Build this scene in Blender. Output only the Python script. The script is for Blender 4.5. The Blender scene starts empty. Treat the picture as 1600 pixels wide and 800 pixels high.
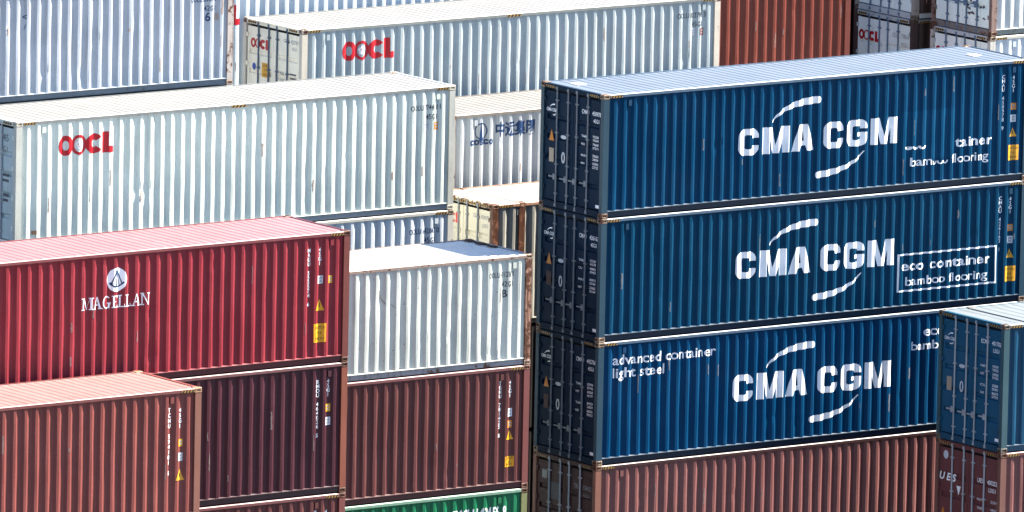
import bpy, bmesh, math, random
from mathutils import Vector, Matrix
import numpy as np

S = bpy.context.scene
COL = S.collection
GZ = 16.35                       # the fitted frame has its origin 16.35 m above the yard

# ------------------------------------------------------------------ camera
def set_camera():
    yaw, pitch, roll = math.radians(35.85032652), math.radians(9.23711128), math.radians(1.22452806)
    f = Vector((math.sin(yaw)*math.cos(pitch), math.cos(yaw)*math.cos(pitch), -math.sin(pitch)))
    r = Vector((math.cos(yaw), -math.sin(yaw), 0)); u = r.cross(f)
    r2 = math.cos(roll)*r + math.sin(roll)*u
    u2 = -math.sin(roll)*r + math.cos(roll)*u
    cd = bpy.data.cameras.new("camera"); cam = bpy.data.objects.new("camera", cd); COL.objects.link(cam)
    m = Matrix((r2, u2, -f)).transposed().to_4x4()
    m.translation = Vector((-167.70618752, -228.57837583, 42.33576548 + GZ))
    cam.matrix_world = m
    cd.sensor_fit = 'HORIZONTAL'; cd.sensor_width = 36.0; cd.lens = 19800.008/1600*36.0
    cd.clip_start = 1.0; cd.clip_end = 6000.0
    S.camera = cam
set_camera()

# ------------------------------------------------------------------ light
SUN_AZ, SUN_EL = 76.5, 48.2      # azimuth from -Y towards +X
w = bpy.data.worlds.new("World"); S.world = w; w.use_nodes = True
nt = w.node_tree; nt.nodes.clear()
sky = nt.nodes.new('ShaderNodeTexSky'); sky.sky_type = 'NISHITA'; sky.sun_disc = False
sky.sun_elevation = math.radians(SUN_EL)
sun_dir = Vector((math.sin(math.radians(SUN_AZ))*math.cos(math.radians(SUN_EL)),
                  -math.cos(math.radians(SUN_AZ))*math.cos(math.radians(SUN_EL)), math.sin(math.radians(SUN_EL))))
sky.sun_rotation = math.atan2(sun_dir.x, sun_dir.y)
sky.air_density = 0.7; sky.dust_density = 0.4; sky.ozone_density = 1.5
bg = nt.nodes.new('ShaderNodeBackground'); bg.inputs['Strength'].default_value = 0.065
out = nt.nodes.new('ShaderNodeOutputWorld')
nt.links.new(sky.outputs[0], bg.inputs['Color']); nt.links.new(bg.outputs[0], out.inputs['Surface'])
sd = bpy.data.lights.new("sun", 'SUN'); sd.energy = 4.5; sd.angle = math.radians(0.5); sd.color = (1.0, 0.93, 0.83)
so = bpy.data.objects.new("sun", sd); COL.objects.link(so)
so.rotation_euler = sun_dir.to_track_quat('Z', 'Y').to_euler(); so.location = (40, -10, 80)
S.view_settings.view_transform = 'Standard'; S.view_settings.look = 'None'
S.view_settings.exposure = 2.42; S.view_settings.gamma = 1.0
S.view_settings.use_curve_mapping = False
S.cycles.max_bounces = 6

# ------------------------------------------------------------------ materials
_mats = {}
RUST = (0.090, 0.034, 0.017)
def paint(name, base, rust=0.0, dust=0.0, grime=0.25, rough=0.42, metal=0.0, spec=0.35, rustc=RUST, speck=1.0, roof=False):
    """Weathered enamel: cloudy fading, vertical run-off streaks, rust patches, pale dust."""
    key = (name, base, rust, dust, grime, rough, metal, roof)
    if key in _mats: return _mats[key]
    m = bpy.data.materials.new(name); m.use_nodes = True
    t = m.node_tree; n = t.nodes; l = t.links
    b = n['Principled BSDF']
    geo = n.new('ShaderNodeNewGeometry')
    def noise(scale, detail=4.0, rgh=0.6, vec=None):
        x = n.new('ShaderNodeTexNoise'); x.inputs['Scale'].default_value = scale
        x.inputs['Detail'].default_value = detail; x.inputs['Roughness'].default_value = rgh
        l.new(vec if vec else geo.outputs['Position'], x.inputs['Vector']); return x.outputs['Fac']
    def ramp(fac, a, bb):
        r = n.new('ShaderNodeMapRange'); r.inputs['From Min'].default_value = a; r.inputs['From Max'].default_value = bb
        r.interpolation_type = 'SMOOTHSTEP'; l.new(fac, r.inputs['Value']); return r.outputs['Result']
    def scaled(sx, sy, sz):
        mp = n.new('ShaderNodeMapping'); mp.inputs['Scale'].default_value = (sx, sy, sz)
        l.new(geo.outputs['Position'], mp.inputs['Vector']); return mp.outputs['Vector']
    def mul(a, k):
        x = n.new('ShaderNodeMath'); x.operation = 'MULTIPLY'; l.new(a, x.inputs[0])
        if isinstance(k, float): x.inputs[1].default_value = k
        else: l.new(k, x.inputs[1])
        return x.outputs[0]
    def mix(fac, a, c):
        x = n.new('ShaderNodeMix'); x.data_type = 'RGBA'
        l.new(fac, x.inputs['Factor'])
        for s, v in ((x.inputs['A'], a), (x.inputs['B'], c)):
            if isinstance(v, tuple): s.default_value = (*v, 1.0)
            else: l.new(v, s)
        return x.outputs['Result']
    lum = 0.3*base[0]+0.6*base[1]+0.1*base[2]
    faded = tuple(min(1.0, 1.16*(c*0.95 + 0.05*(lum*1.15+0.010))) for c in base)
    dark = tuple(c*0.72 for c in base)
    c = mix(ramp(noise(0.9, 5.0), 0.35, 0.7), base, faded)
    # fine mottling of sprayed, sun-worn paint
    c = mix(mul(ramp(noise(38.0, 3.0, 0.7, scaled(1.0, 0.12, 1.0) if roof else None), 0.35, 0.65), 0.30*speck), c, dark)
    if grime > 0:
        dirt = tuple((0.60 if lum > 0.2 else 0.80)*x + (0.40 if lum > 0.2 else 0.12)*y for x, y in zip(dark, (0.07, 0.060, 0.045)))
        c = mix(mul(ramp(noise(1.0, 5.0, 0.62, scaled(9.0, 0.8 if roof else 9.0, 0.55)), 0.52, 0.78), grime*2.0), c, dirt)
        c = mix(mul(ramp(noise(1.0, 3.0, 0.6, scaled(0.7, 0.7, 0.9)), 0.5, 0.75), grime*0.7), c, dirt)
    if dust > 0:
        d = ramp(noise(1.6, 4.0, 0.6, scaled(0.5, 0.25, 1.0) if roof else None), -0.9 if roof else 0.15, 0.75)
        c = mix(mul(d, dust), c, (0.62, 0.60, 0.57))
    if rust > 0:
        th = 0.74 - 0.34*rust
        rm = ramp(noise(5.5, 7.0, 0.68), th, th+0.07)
        rs = ramp(noise(1.0, 6.0, 0.65, scaled(14.0, 14.0, 0.9)), th+0.03, th+0.12)
        c = mix(rm, c, rustc); c = mix(mul(rs, 0.8), c, tuple(x*0.75 for x in rustc))
    l.new(c, b.inputs['Base Color'])
    rr = n.new('ShaderNodeMapRange'); rr.inputs['To Min'].default_value = rough-0.08; rr.inputs['To Max'].default_value = rough+0.14
    l.new(noise(2.3, 3.0), rr.inputs['Value']); l.new(rr.outputs['Result'], b.inputs['Roughness'])
    b.inputs['Metallic'].default_value = metal
    b.inputs['Specular IOR Level'].default_value = spec
    bp = n.new('ShaderNodeBump'); bp.inputs['Strength'].default_value = 0.0 if roof else 0.12; bp.inputs['Distance'].default_value = 0.02
    l.new(noise(7.0, 4.0), bp.inputs['Height']); l.new(bp.outputs['Normal'], b.inputs['Normal'])
    _mats[key] = m
    return m

WHITE_LETTER = paint('white_letter_paint', (0.80, 0.81, 0.82), grime=0.18, speck=0.4)
RED_LETTER = paint('red_letter_paint', (0.42, 0.003, 0.012), grime=0.1, speck=0.5)
FADED_RED = paint('faded_red_letter_paint', (0.62, 0.06, 0.05), grime=0.15)
NAVY_LETTER = paint('navy_letter_paint', (0.008, 0.035, 0.11), grime=0.2)
BLACK_LETTER = paint('dark_letter_paint', (0.05, 0.055, 0.07), grime=0.1)
GREY_LETTER = paint('worn_grey_letter_paint', (0.24, 0.25, 0.26), grime=0.2)
YELLOW = paint('yellow_sticker', (0.62, 0.29, 0.006), grime=0.12, speck=0.4)
WORNYEL = paint('worn_yellow_paint', (0.36, 0.20, 0.04), grime=0.4)
ORANGE = paint('orange_sticker', (0.5, 0.17, 0.012), grime=0.2)
GREYTAG = paint('grey_sticker', (0.50, 0.52, 0.56), grime=0.2)
BLACK = paint('black_stripe_paint', (0.015, 0.014, 0.013), grime=0.1)
BLUETAG = paint('blue_sticker', (0.02, 0.06, 0.30), grime=0.1)
PLATE = paint('tan_data_plate', (0.34, 0.27, 0.20), grime=0.3)
GASKET = paint('black_rubber', (0.018, 0.018, 0.018), rough=0.7, grime=0.1)
GALV = paint('galvanised_steel', (0.36, 0.38, 0.40), grime=0.3, rust=0.12, metal=0.3, rough=0.5)

# ------------------------------------------------------------------ mesh helpers
class MB:
    def __init__(s): s.v = []; s.f = []; s.m = []
    def box(s, x0, x1, y0, y1, z0, z1, mi=0):
        b = len(s.v)
        s.v += [(x0,y0,z0),(x1,y0,z0),(x1,y1,z0),(x0,y1,z0),(x0,y0,z1),(x1,y0,z1),(x1,y1,z1),(x0,y1,z1)]
        for q in ((0,3,2,1),(4,5,6,7),(0,1,5,4),(1,2,6,5),(2,3,7,6),(3,0,4,7)):
            s.f.append(tuple(b+i for i in q)); s.m.append(mi)
    def prism(s, prof, a0, a1, put, mi=0):
        """closed profile [(p,q)] swept from a0 to a1; put(a,p,q)->xyz"""
        b = len(s.v); k = len(prof)
        for a in (a0, a1): s.v += [put(a, p, q) for p, q in prof]
        for i in range(k):
            j = (i+1) % k; s.f.append((b+i, b+j, b+k+j, b+k+i)); s.m.append(mi)
        s.f.append(tuple(b+i for i in reversed(range(k)))); s.m.append(mi)
        s.f.append(tuple(b+k+i for i in range(k))); s.m.append(mi)
    def tube(s, p0, p1, r, n=8, mi=0):
        p0 = Vector(p0); p1 = Vector(p1); d = (p1-p0).normalized()
        a = d.orthogonal().normalized(); c = d.cross(a); b = len(s.v)
        for p in (p0, p1):
            for i in range(n):
                t = 2*math.pi*i/n; s.v.append(tuple(p + r*(math.cos(t)*a + math.sin(t)*c)))
        for i in range(n):
            j = (i+1) % n; s.f.append((b+i, b+j, b+n+j, b+n+i)); s.m.append(mi)
        s.f.append(tuple(b+i for i in reversed(range(n)))); s.m.append(mi)
        s.f.append(tuple(b+n+i for i in range(n))); s.m.append(mi)
    def build(s, name, mats, parent, fix=True):
        if not isinstance(mats, (list, tuple)): mats = [mats]
        me = bpy.data.meshes.new(name); me.from_pydata(s.v, [], s.f)
        for m in mats: me.materials.append(m)
        if len(mats) > 1: me.polygons.foreach_set('material_index', s.m)
        if fix:
            bm = bmesh.new(); bm.from_mesh(me); bmesh.ops.recalc_face_normals(bm, faces=bm.faces); bm.to_mesh(me); bm.free()
        me.update()
        return link(name, me, parent)

def link(name, me, parent):
    o = bpy.data.objects.new(name, me); COL.objects.link(o)
    if parent is not None: o.parent = parent
    return o

def tag(o, label, cat, group=None):
    o['label'] = label; o['category'] = cat
    if group: o['group'] = group

# ------------------------------------------------------------------ flat outlines -> triangulated 2D meshes
_outl = {}
def outline(loops, key=None):
    """filled 2D shape (holes by even-odd) -> (verts2d, faces)"""
    if key and key in _outl: return _outl[key]
    cu = bpy.data.curves.new('o', 'CURVE'); cu.dimensions = '2D'; cu.fill_mode = 'BOTH'
    for lp in loops:
        sp = cu.splines.new('POLY'); sp.points.add(len(lp)-1)
        for p, q in zip(sp.points, lp): p.co = (q[0], q[1], 0, 1)
        sp.use_cyclic_u = True
    r = _take(cu)
    if key: _outl[key] = r
    return r
def _take(cu):
    ob = bpy.data.objects.new('o', cu)
    me = ob.to_mesh()
    v = [(p.co.x, p.co.y) for p in me.vertices]; f = [tuple(p.vertices) for p in me.polygons]
    ob.to_mesh_clear(); bpy.data.objects.remove(ob); bpy.data.curves.remove(cu)
    return v, f
_txt = {}
def text(s, h, width=None, bold=0.0, sp=1.0):
    """text with cap height h, origin at its left end on the baseline; optionally squeezed to a width"""
    k = (s, bold, sp)
    if k not in _txt:
        cu = bpy.data.curves.new('t', 'FONT'); cu.body = s; cu.size = 1.0; cu.offset = bold
        cu.space_character = sp; cu.resolution_u = 3; cu.fill_mode = 'BOTH'
        _txt[k] = _take(cu)
    v, f = _txt[k]
    if not v: return [], []
    k2 = ('H', bold, 1.0)
    if k2 not in _txt and s != 'H': text('H', 1.0, None, bold)
    cap = max(p[1] for p in _txt[k2][0]) if k2 in _txt else max(p[1] for p in v)
    x0 = min(p[0] for p in v); x1 = max(p[0] for p in v)
    sy = h/cap; sx = sy if width is None else width/(x1-x0)
    return [((p[0]-x0)*sx, p[1]*sy) for p in v], f
def vtext(s, h, pitch, bold=0.015, wide=1.0):
    """characters stacked downwards, origin at top centre"""
    V, F = [], []
    for i, ch in enumerate(s):
        if ch == ' ': continue
        v, f = text(ch, h, None, bold)
        if not v: continue
        xm = (max(p[0] for p in v)+min(p[0] for p in v))/2
        b = len(V); V += [((p[0]-xm)*wide, p[1]-h-i*pitch) for p in v]; F += [tuple(b+j for j in q) for q in f]
    return V, F
def join(*parts):
    V, F = [], []
    for (v, f), dx, dy in parts:
        b = len(V); V += [(p[0]+dx, p[1]+dy) for p in v]; F += [tuple(b+j for j in q) for q in f]
    return V, F
def rect(x0, x1, y0, y1): return [(x0,y0),(x1,y0),(x1,y1),(x0,y1)], [(0,1,2,3)]
def ell(cx, cy, rx, ry, n=24): return [(cx+rx*math.cos(2*math.pi*i/n), cy+ry*math.sin(2*math.pi*i/n)) for i in range(n)]
def arc(cx, cy, rx, ry, a0, a1, n=8):
    return [(cx+rx*math.cos(math.radians(a0+(a1-a0)*i/n)), cy+ry*math.sin(math.radians(a0+(a1-a0)*i/n))) for i in range(n+1)]

# heavy squared grotesque capitals
def gl_C(w, h, s, r=0.17):
    ri = max(r-s*0.65, 0.02); o1, o2 = 0.36*h, 0.64*h
    out = [(w, o2)] + arc(w-r, h-r, r, r, 0, 90) + arc(r, h-r, r, r, 90, 180) + arc(r, r, r, r, 180, 270) + arc(w-r, r, r, r, 270, 360) + [(w, o1)]
    t = s*0.78
    inn = [(w-s, o1), (w-s, t+ri)] + arc(w-s-ri, t+ri, ri, ri, 0, -90) + arc(s+ri, t+ri, ri, ri, 270, 180) + arc(s+ri, h-t-ri, ri, ri, 180, 90) + arc(w-s-ri, h-t-ri, ri, ri, 90, 0) + [(w-s, o2)]
    return [out+inn]
def gl_G(w, h, s, r=0.17):
    ri = max(r-s*0.65, 0.02); t = s*0.78; o1, o2 = 0.52*h, 0.66*h
    out = [(w, o2)] + arc(w-r, h-r, r, r, 0, 90) + arc(r, h-r, r, r, 90, 180) + arc(r, r, r, r, 180, 270) + arc(w-r, r, r, r, 270, 360) + [(w, o1)]
    inn = [(w*0.52, o1), (w*0.52, o1-0.15*h), (w-s, o1-0.15*h), (w-s, t+ri)] + arc(w-s-ri, t+ri, ri, ri, 0, -90) + arc(s+ri, t+ri, ri, ri, 270, 180) + arc(s+ri, h-t-ri, ri, ri, 180, 90) + arc(w-s-ri, h-t-ri, ri, ri, 90, 0) + [(w-s, o2)]
    return [out+inn]
def gl_M(w, h, s):
    return [[(0,0),(0,h),(s*1.35,h),(w/2,h*0.30),(w-s*1.35,h),(w,h),(w,0),(w-s,0),(w-s,h*0.60),(w/2+s*0.42,0),(w/2-s*0.42,0),(s,h*0.60),(s,0)]]
def gl_A(w, h, s):
    a = w*0.31; k = 0.20*h
    xl = lambda z: s*1.12 + (a-0)*(z/h)
    return [[(0,0),(a,h),(w-a,h),(w,0),(w-s*1.12,0),(w-s*1.12-a*k/h,k),(s*1.12+a*k/h,k),(s*1.12,0)],
            [(s*1.12+a*0.38,h*0.38),(w-s*1.12-a*0.38,h*0.38),(w/2,h*0.80)]]
def swoosh(pts, w0, w1):
    """ribbon along pts, width w0 -> w1, rounded at the thick end"""
    P = [Vector(p) for p in pts]; L, R = [], []
    for i, p in enumerate(P):
        d = (P[min(i+1, len(P)-1)]-P[max(i-1, 0)]).normalized(); nn = Vector((-d.y, d.x)); t = i/(len(P)-1)
        hw = (w0+(w1-w0)*min(1, t*1.25))/2; L.append(p+nn*hw); R.append(p-nn*hw)
    e = (P[-1]-P[-2]).normalized(); q = Vector((-e.y, e.x)); hw = w1/2
    L += [P[-1]+q*hw*math.cos(a)+e*hw*0.8*math.sin(a) for a in [math.pi*i/7 for i in range(1, 7)]]
    return [[tuple(q) for q in L+R[::-1]]]
def bez(p0, p1, p2, n=14):
    return [tuple((1-t)**2*Vector(p0)+2*t*(1-t)*Vector(p1)+t*t*Vector(p2)) for t in [i/n for i in range(n+1)]]

def logo_shipping_blue():
    """two three-letter words between two swooshes; local x as on the 12 m side"""
    h, s = 0.615, 0.185
    parts = [(outline(gl_C(0.57,h,s)), 3.85, 1.155), (outline(gl_M(0.745,h,s)), 4.545, 1.15), (outline(gl_A(0.635,h,s)), 5.375, 1.15),
             (outline(gl_C(0.57,h,s)), 6.29, 1.145), (outline(gl_G(0.585,h,s)), 6.94, 1.145), (outline(gl_M(0.755,h,s)), 7.65, 1.14)]
    a = swoosh(bez((4.80,1.87),(5.12,2.30),(6.11,2.31)), 0.02, 0.16)
    b = swoosh(bez((7.46,1.03),(7.10,0.60),(6.12,0.56)), 0.02, 0.15)
    parts += [(outline(a),0,0), (outline(b),0,0)]
    return join(*parts)

def logo_round_red(k=1.0):
    """four fat letters O O C L, 1.5 m wide, 0.46 m tall (scaled by k); second O holds a blossom"""
    h = 0.46
    o1 = [ell(0.20,h/2,0.205,h/2), ell(0.20,h/2,0.078,0.112)]
    o2 = [ell(0.565,h/2,0.205,h/2), ell(0.565,h/2,0.125,0.165)]
    c = [arc(0.97,h/2,0.235,h/2,38,322,20)+arc(0.97,h/2,0.065,0.085,318,42,14)]
    L = [[(1.19,0),(1.49,0),(1.49,0.15),(1.365,0.15),(1.365,h+0.02),(1.19,h+0.02)]]
    red = join((outline(o1),0,0),(outline(o2),0,0),(outline(c),0,0),(outline(L),0,0))
    pet = []
    for i in range(5):
        a = math.radians(90+72*i)
        pet.append((outline([ell(0.565+0.052*math.cos(a), h/2+0.062*math.sin(a), 0.045, 0.05, 12)]),0,0))
    flower = join(*pet)
    dots = []
    for i in range(3):
        a = math.radians(30+120*i)
        dots.append((outline([ell(0.565+0.035*math.cos(a), h/2+0.04*math.sin(a), 0.013, 0.016, 8)]),0,0))
    dots = join(*dots)
    sc = lambda m: ([(x*k, y*k) for x, y in m[0]], m[1])
    return sc(red), sc(flower), sc(dots)

def serif_word():
    """MAGELLAN in roman capitals, 1.79 x 0.27"""
    h = 0.27; th, tn, sf, st = 0.048, 0.027, 0.030, 0.022
    def bar(x0, x1, y0, y1): return [(x0,y0),(x1,y0),(x1,y1),(x0,y1)]
    def stem(x, w=th, top=True, bot=True):
        r = [bar(x, x+w, 0, h)]
        if bot: r.append(bar(x-sf, x+w+sf, 0, st))
        if top: r.append(bar(x-sf, x+w+sf, h-st, h))
        return r
    def M(): return (stem(0.03, tn)+stem(0.25, th)+[[(0.045,h),(0.075,h),(0.165,0.02),(0.145,0)],[(0.145,0),(0.160,0.04),(0.262,h),(0.250,h)]], 0.32)
    def A(): return ([[(0.03,0),(0.05,0),(0.125,h),(0.11,h)],[(0.185,0),(0.235,0),(0.14,h),(0.105,h)],bar(0.06,0.20,0.085,0.105),bar(0,0.08,0,st),bar(0.16,0.26,0,st)], 0.255)
    def G(): return ([arc(0.12,h/2,0.12,h/2+0.005,40,345,20)+arc(0.12,h/2,0.083,h/2-0.018,340,45,16), bar(0.175,0.215,0.0,0.12), bar(0.145,0.245,0.105,0.123)], 0.262)
    def E(): return (stem(0.03)+[bar(0.03,0.165,0,st),bar(0.03,0.16,h-st,h),bar(0.03,0.12,0.125,0.145),bar(0.15,0.165,0,0.06),bar(0.145,0.16,h-0.06,h)], 0.185)
    def Lc(): return (stem(0.03)+[bar(0.03,0.17,0,st),bar(0.155,0.17,0,0.07)], 0.185)
    def N(): return (stem(0.03, tn, True, True)+stem(0.19, tn, True, False)+[[(0.03,h),(0.07,h),(0.21,0),(0.195,0)]], 0.25)
    parts, x = [], 0.0
    for g in (M, A, G, E, Lc, Lc, A, N):
        loops, adv = g()
        for lp in loops: parts.append((outline([lp]), x, 0))
        x += adv
    v, f = join(*parts); k = 1.79/max(p[0] for p in v)
    return [(a*k, b) for a, b in v], f

# ------------------------------------------------------------------ container geometry
WID = 2.438
PW = 0.165                       # corner post width seen from the side
class Side:
    """corrugated long side: depth y(x,z) measured inwards from the outermost plane"""
    def __init__(s, L, seed, xa, xb, dents=(), pitch=0.278, wob=0.0024):
        rnd = random.Random(seed); n = max(1, round((xb-xa-0.07)/pitch)); p = (xb-xa)/(n+0.25)
        k = p/0.276; xs, ys = [xa], [0.050]; x = xa + 0.035
        yo, yi = 0.012, 0.050
        for i in range(n):
            j = rnd.uniform(-0.004, 0.004)
            for dx, y in ((0.040*k, yi), (0.106*k, yo), (0.168*k, yo), (0.234*k, yi)):
                xs.append(x+dx+j); ys.append(y)
            x += p
        xs.append(xb); ys.append(yi)
        s.xs = np.array(xs); s.ys = np.array(ys); s.dents = dents; s.wob = wob
        s.ph = [rnd.uniform(0, 6.28) for _ in range(8)]; s.xa, s.xb = xa, xb
    def y(s, x, z, dent=True):
        p = s.ph
        v = float(np.interp(x, s.xs, s.ys))
        v += s.wob*(math.sin(1.9*x+p[0]+0.7*math.sin(2.1*z+p[1])) + 0.8*math.sin(5.3*x+2.3*z+p[2]) + 0.9*math.sin(22.0*x+p[5])*math.sin(3.1*z+p[3]+x))
        for dx, dz, r, d in (s.dents if dent else ()):
            q = ((x-dx)/r)**2 + ((z-dz)/(r*1.3))**2
            if q < 4: v += d*math.exp(-q*1.4)
        return v
    def xw(s, i, x, z):
        return x + 0.0035*math.sin(3.7*z + s.ph[4] + i*2.1) + 0.002*math.sin(8.3*z+i*1.3)

def corrugated(side, z0, z1, nz, put):
    m = MB(); zs = [z0+(z1-z0)*i/nz for i in range(nz+1)]; n = len(side.xs)
    for z in zs:
        for i, x in enumerate(side.xs):
            xx = x if i in (0, n-1) else side.xw(i, x, z)
            m.v.append(put(xx, side.y(x, z), z))
    for j in range(nz):
        for i in range(n-1):
            a = j*n+i; m.f.append((a, a+1, a+n+1, a+n)); m.m.append(0)
    return m

def on_side(mesh2d, side, x0, z0, name, mat, parent, off=0.004):
    """paint a flat 2D mesh onto the corrugation"""
    v, f = mesh2d
    if not v: return None
    bm = bmesh.new(); vs = [bm.verts.new((p[0]+x0, 0, p[1]+z0)) for p in v]
    for q in f:
        try: bm.faces.new([vs[i] for i in q])
        except ValueError: pass
    lo = min(p[0] for p in v)+x0; hi = max(p[0] for p in v)+x0
    for c in side.xs:
        if lo < c < hi:
            bmesh.ops.bisect_plane(bm, geom=bm.verts[:]+bm.edges[:]+bm.faces[:], plane_co=(c,0,0), plane_no=(1,0,0), dist=1e-5)
    zl = min(p[1] for p in v)+z0; zh = max(p[1] for p in v)+z0
    k = int((zh-zl)/0.22)
    for i in range(1, k+1):
        bmesh.ops.bisect_plane(bm, geom=bm.verts[:]+bm.edges[:]+bm.faces[:], plane_co=(0,0,zl+(zh-zl)*i/(k+1)), plane_no=(0,0,1), dist=1e-5)
    for p in bm.verts:
        x, z = p.co.x, p.co.z
        i = int(np.argmin(np.abs(side.xs-x)))
        nx = x + (side.xw(i, x, z)-x)
        p.co = (nx, side.y(x, z, False)-off, z)
    bmesh.ops.recalc_face_normals(bm, faces=bm.faces)
    me = bpy.data.meshes.new(name); bm.to_mesh(me); bm.free(); me.materials.append(mat)
    return link(name, me, parent)

def on_door(mesh2d, prof, u0, z0, name, mat, parent, off=0.004):
    """paint onto a door leaf: u runs from the far edge (y=W) towards y=0; prof(z)-> x depth"""
    v, f = mesh2d
    if not v: return None
    bm = bmesh.new(); vs = [bm.verts.new((p[0], 0, p[1]+z0)) for p in v]
    for q in f:
        try: bm.faces.new([vs[i] for i in q])
        except ValueError: pass
    zl = min(p[1] for p in v)+z0; zh = max(p[1] for p in v)+z0
    for c in prof[0]:
        if zl < c < zh:
            bmesh.ops.bisect_plane(bm, geom=bm.verts[:]+bm.edges[:]+bm.faces[:], plane_co=(0,0,c), plane_no=(0,0,1), dist=1e-5)
    for p in bm.verts:
        u, z = p.co.x+u0, p.co.z
        p.co = (float(np.interp(z, prof[0], prof[1]))-off, WID-u, z)
    bmesh.ops.recalc_face_normals(bm, faces=bm.faces)
    me = bpy.data.meshes.new(name); bm.to_mesh(me); bm.free(); me.materials.append(mat)
    return link(name, me, parent)

def casting_mesh(x0, x1, y0, y1, z0, z1):
    """corner casting: block with a hand hole sunk into each side face"""
    bm = bmesh.new()
    vs = [bm.verts.new(c) for c in ((x0,y0,z0),(x1,y0,z0),(x1,y1,z0),(x0,y1,z0),(x0,y0,z1),(x1,y0,z1),(x1,y1,z1),(x0,y1,z1))]
    fs = [bm.faces.new([vs[i] for i in q]) for q in ((0,3,2,1),(4,5,6,7),(0,1,5,4),(1,2,6,5),(2,3,7,6),(3,0,4,7))]
    bmesh.ops.recalc_face_normals(bm, faces=bm.faces)
    cx, cy, cz = (x0+x1)/2, (y0+y1)/2, (z0+z1)/2
    bmesh.ops.bevel(bm, geom=bm.edges[:], offset=0.010, segments=1, affect='EDGES')
    big = sorted(bm.faces, key=lambda q: -q.calc_area())[:6]
    for q in big:
        nrm = q.normal.copy()
        if abs(nrm.z) > 0.9 and nrm.z < 0: continue
        r = bmesh.ops.inset_individual(bm, faces=[q], thickness=0.030)
        c = q.calc_center_median()
        for v in q.verts:
            d = v.co-c
            if abs(nrm.z) < 0.9: d.z *= 0.86
            v.co = c + d
        e = bmesh.ops.inset_individual(bm, faces=[q], thickness=0.002)
        for v in q.verts: v.co -= nrm*0.035
    return bm

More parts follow.
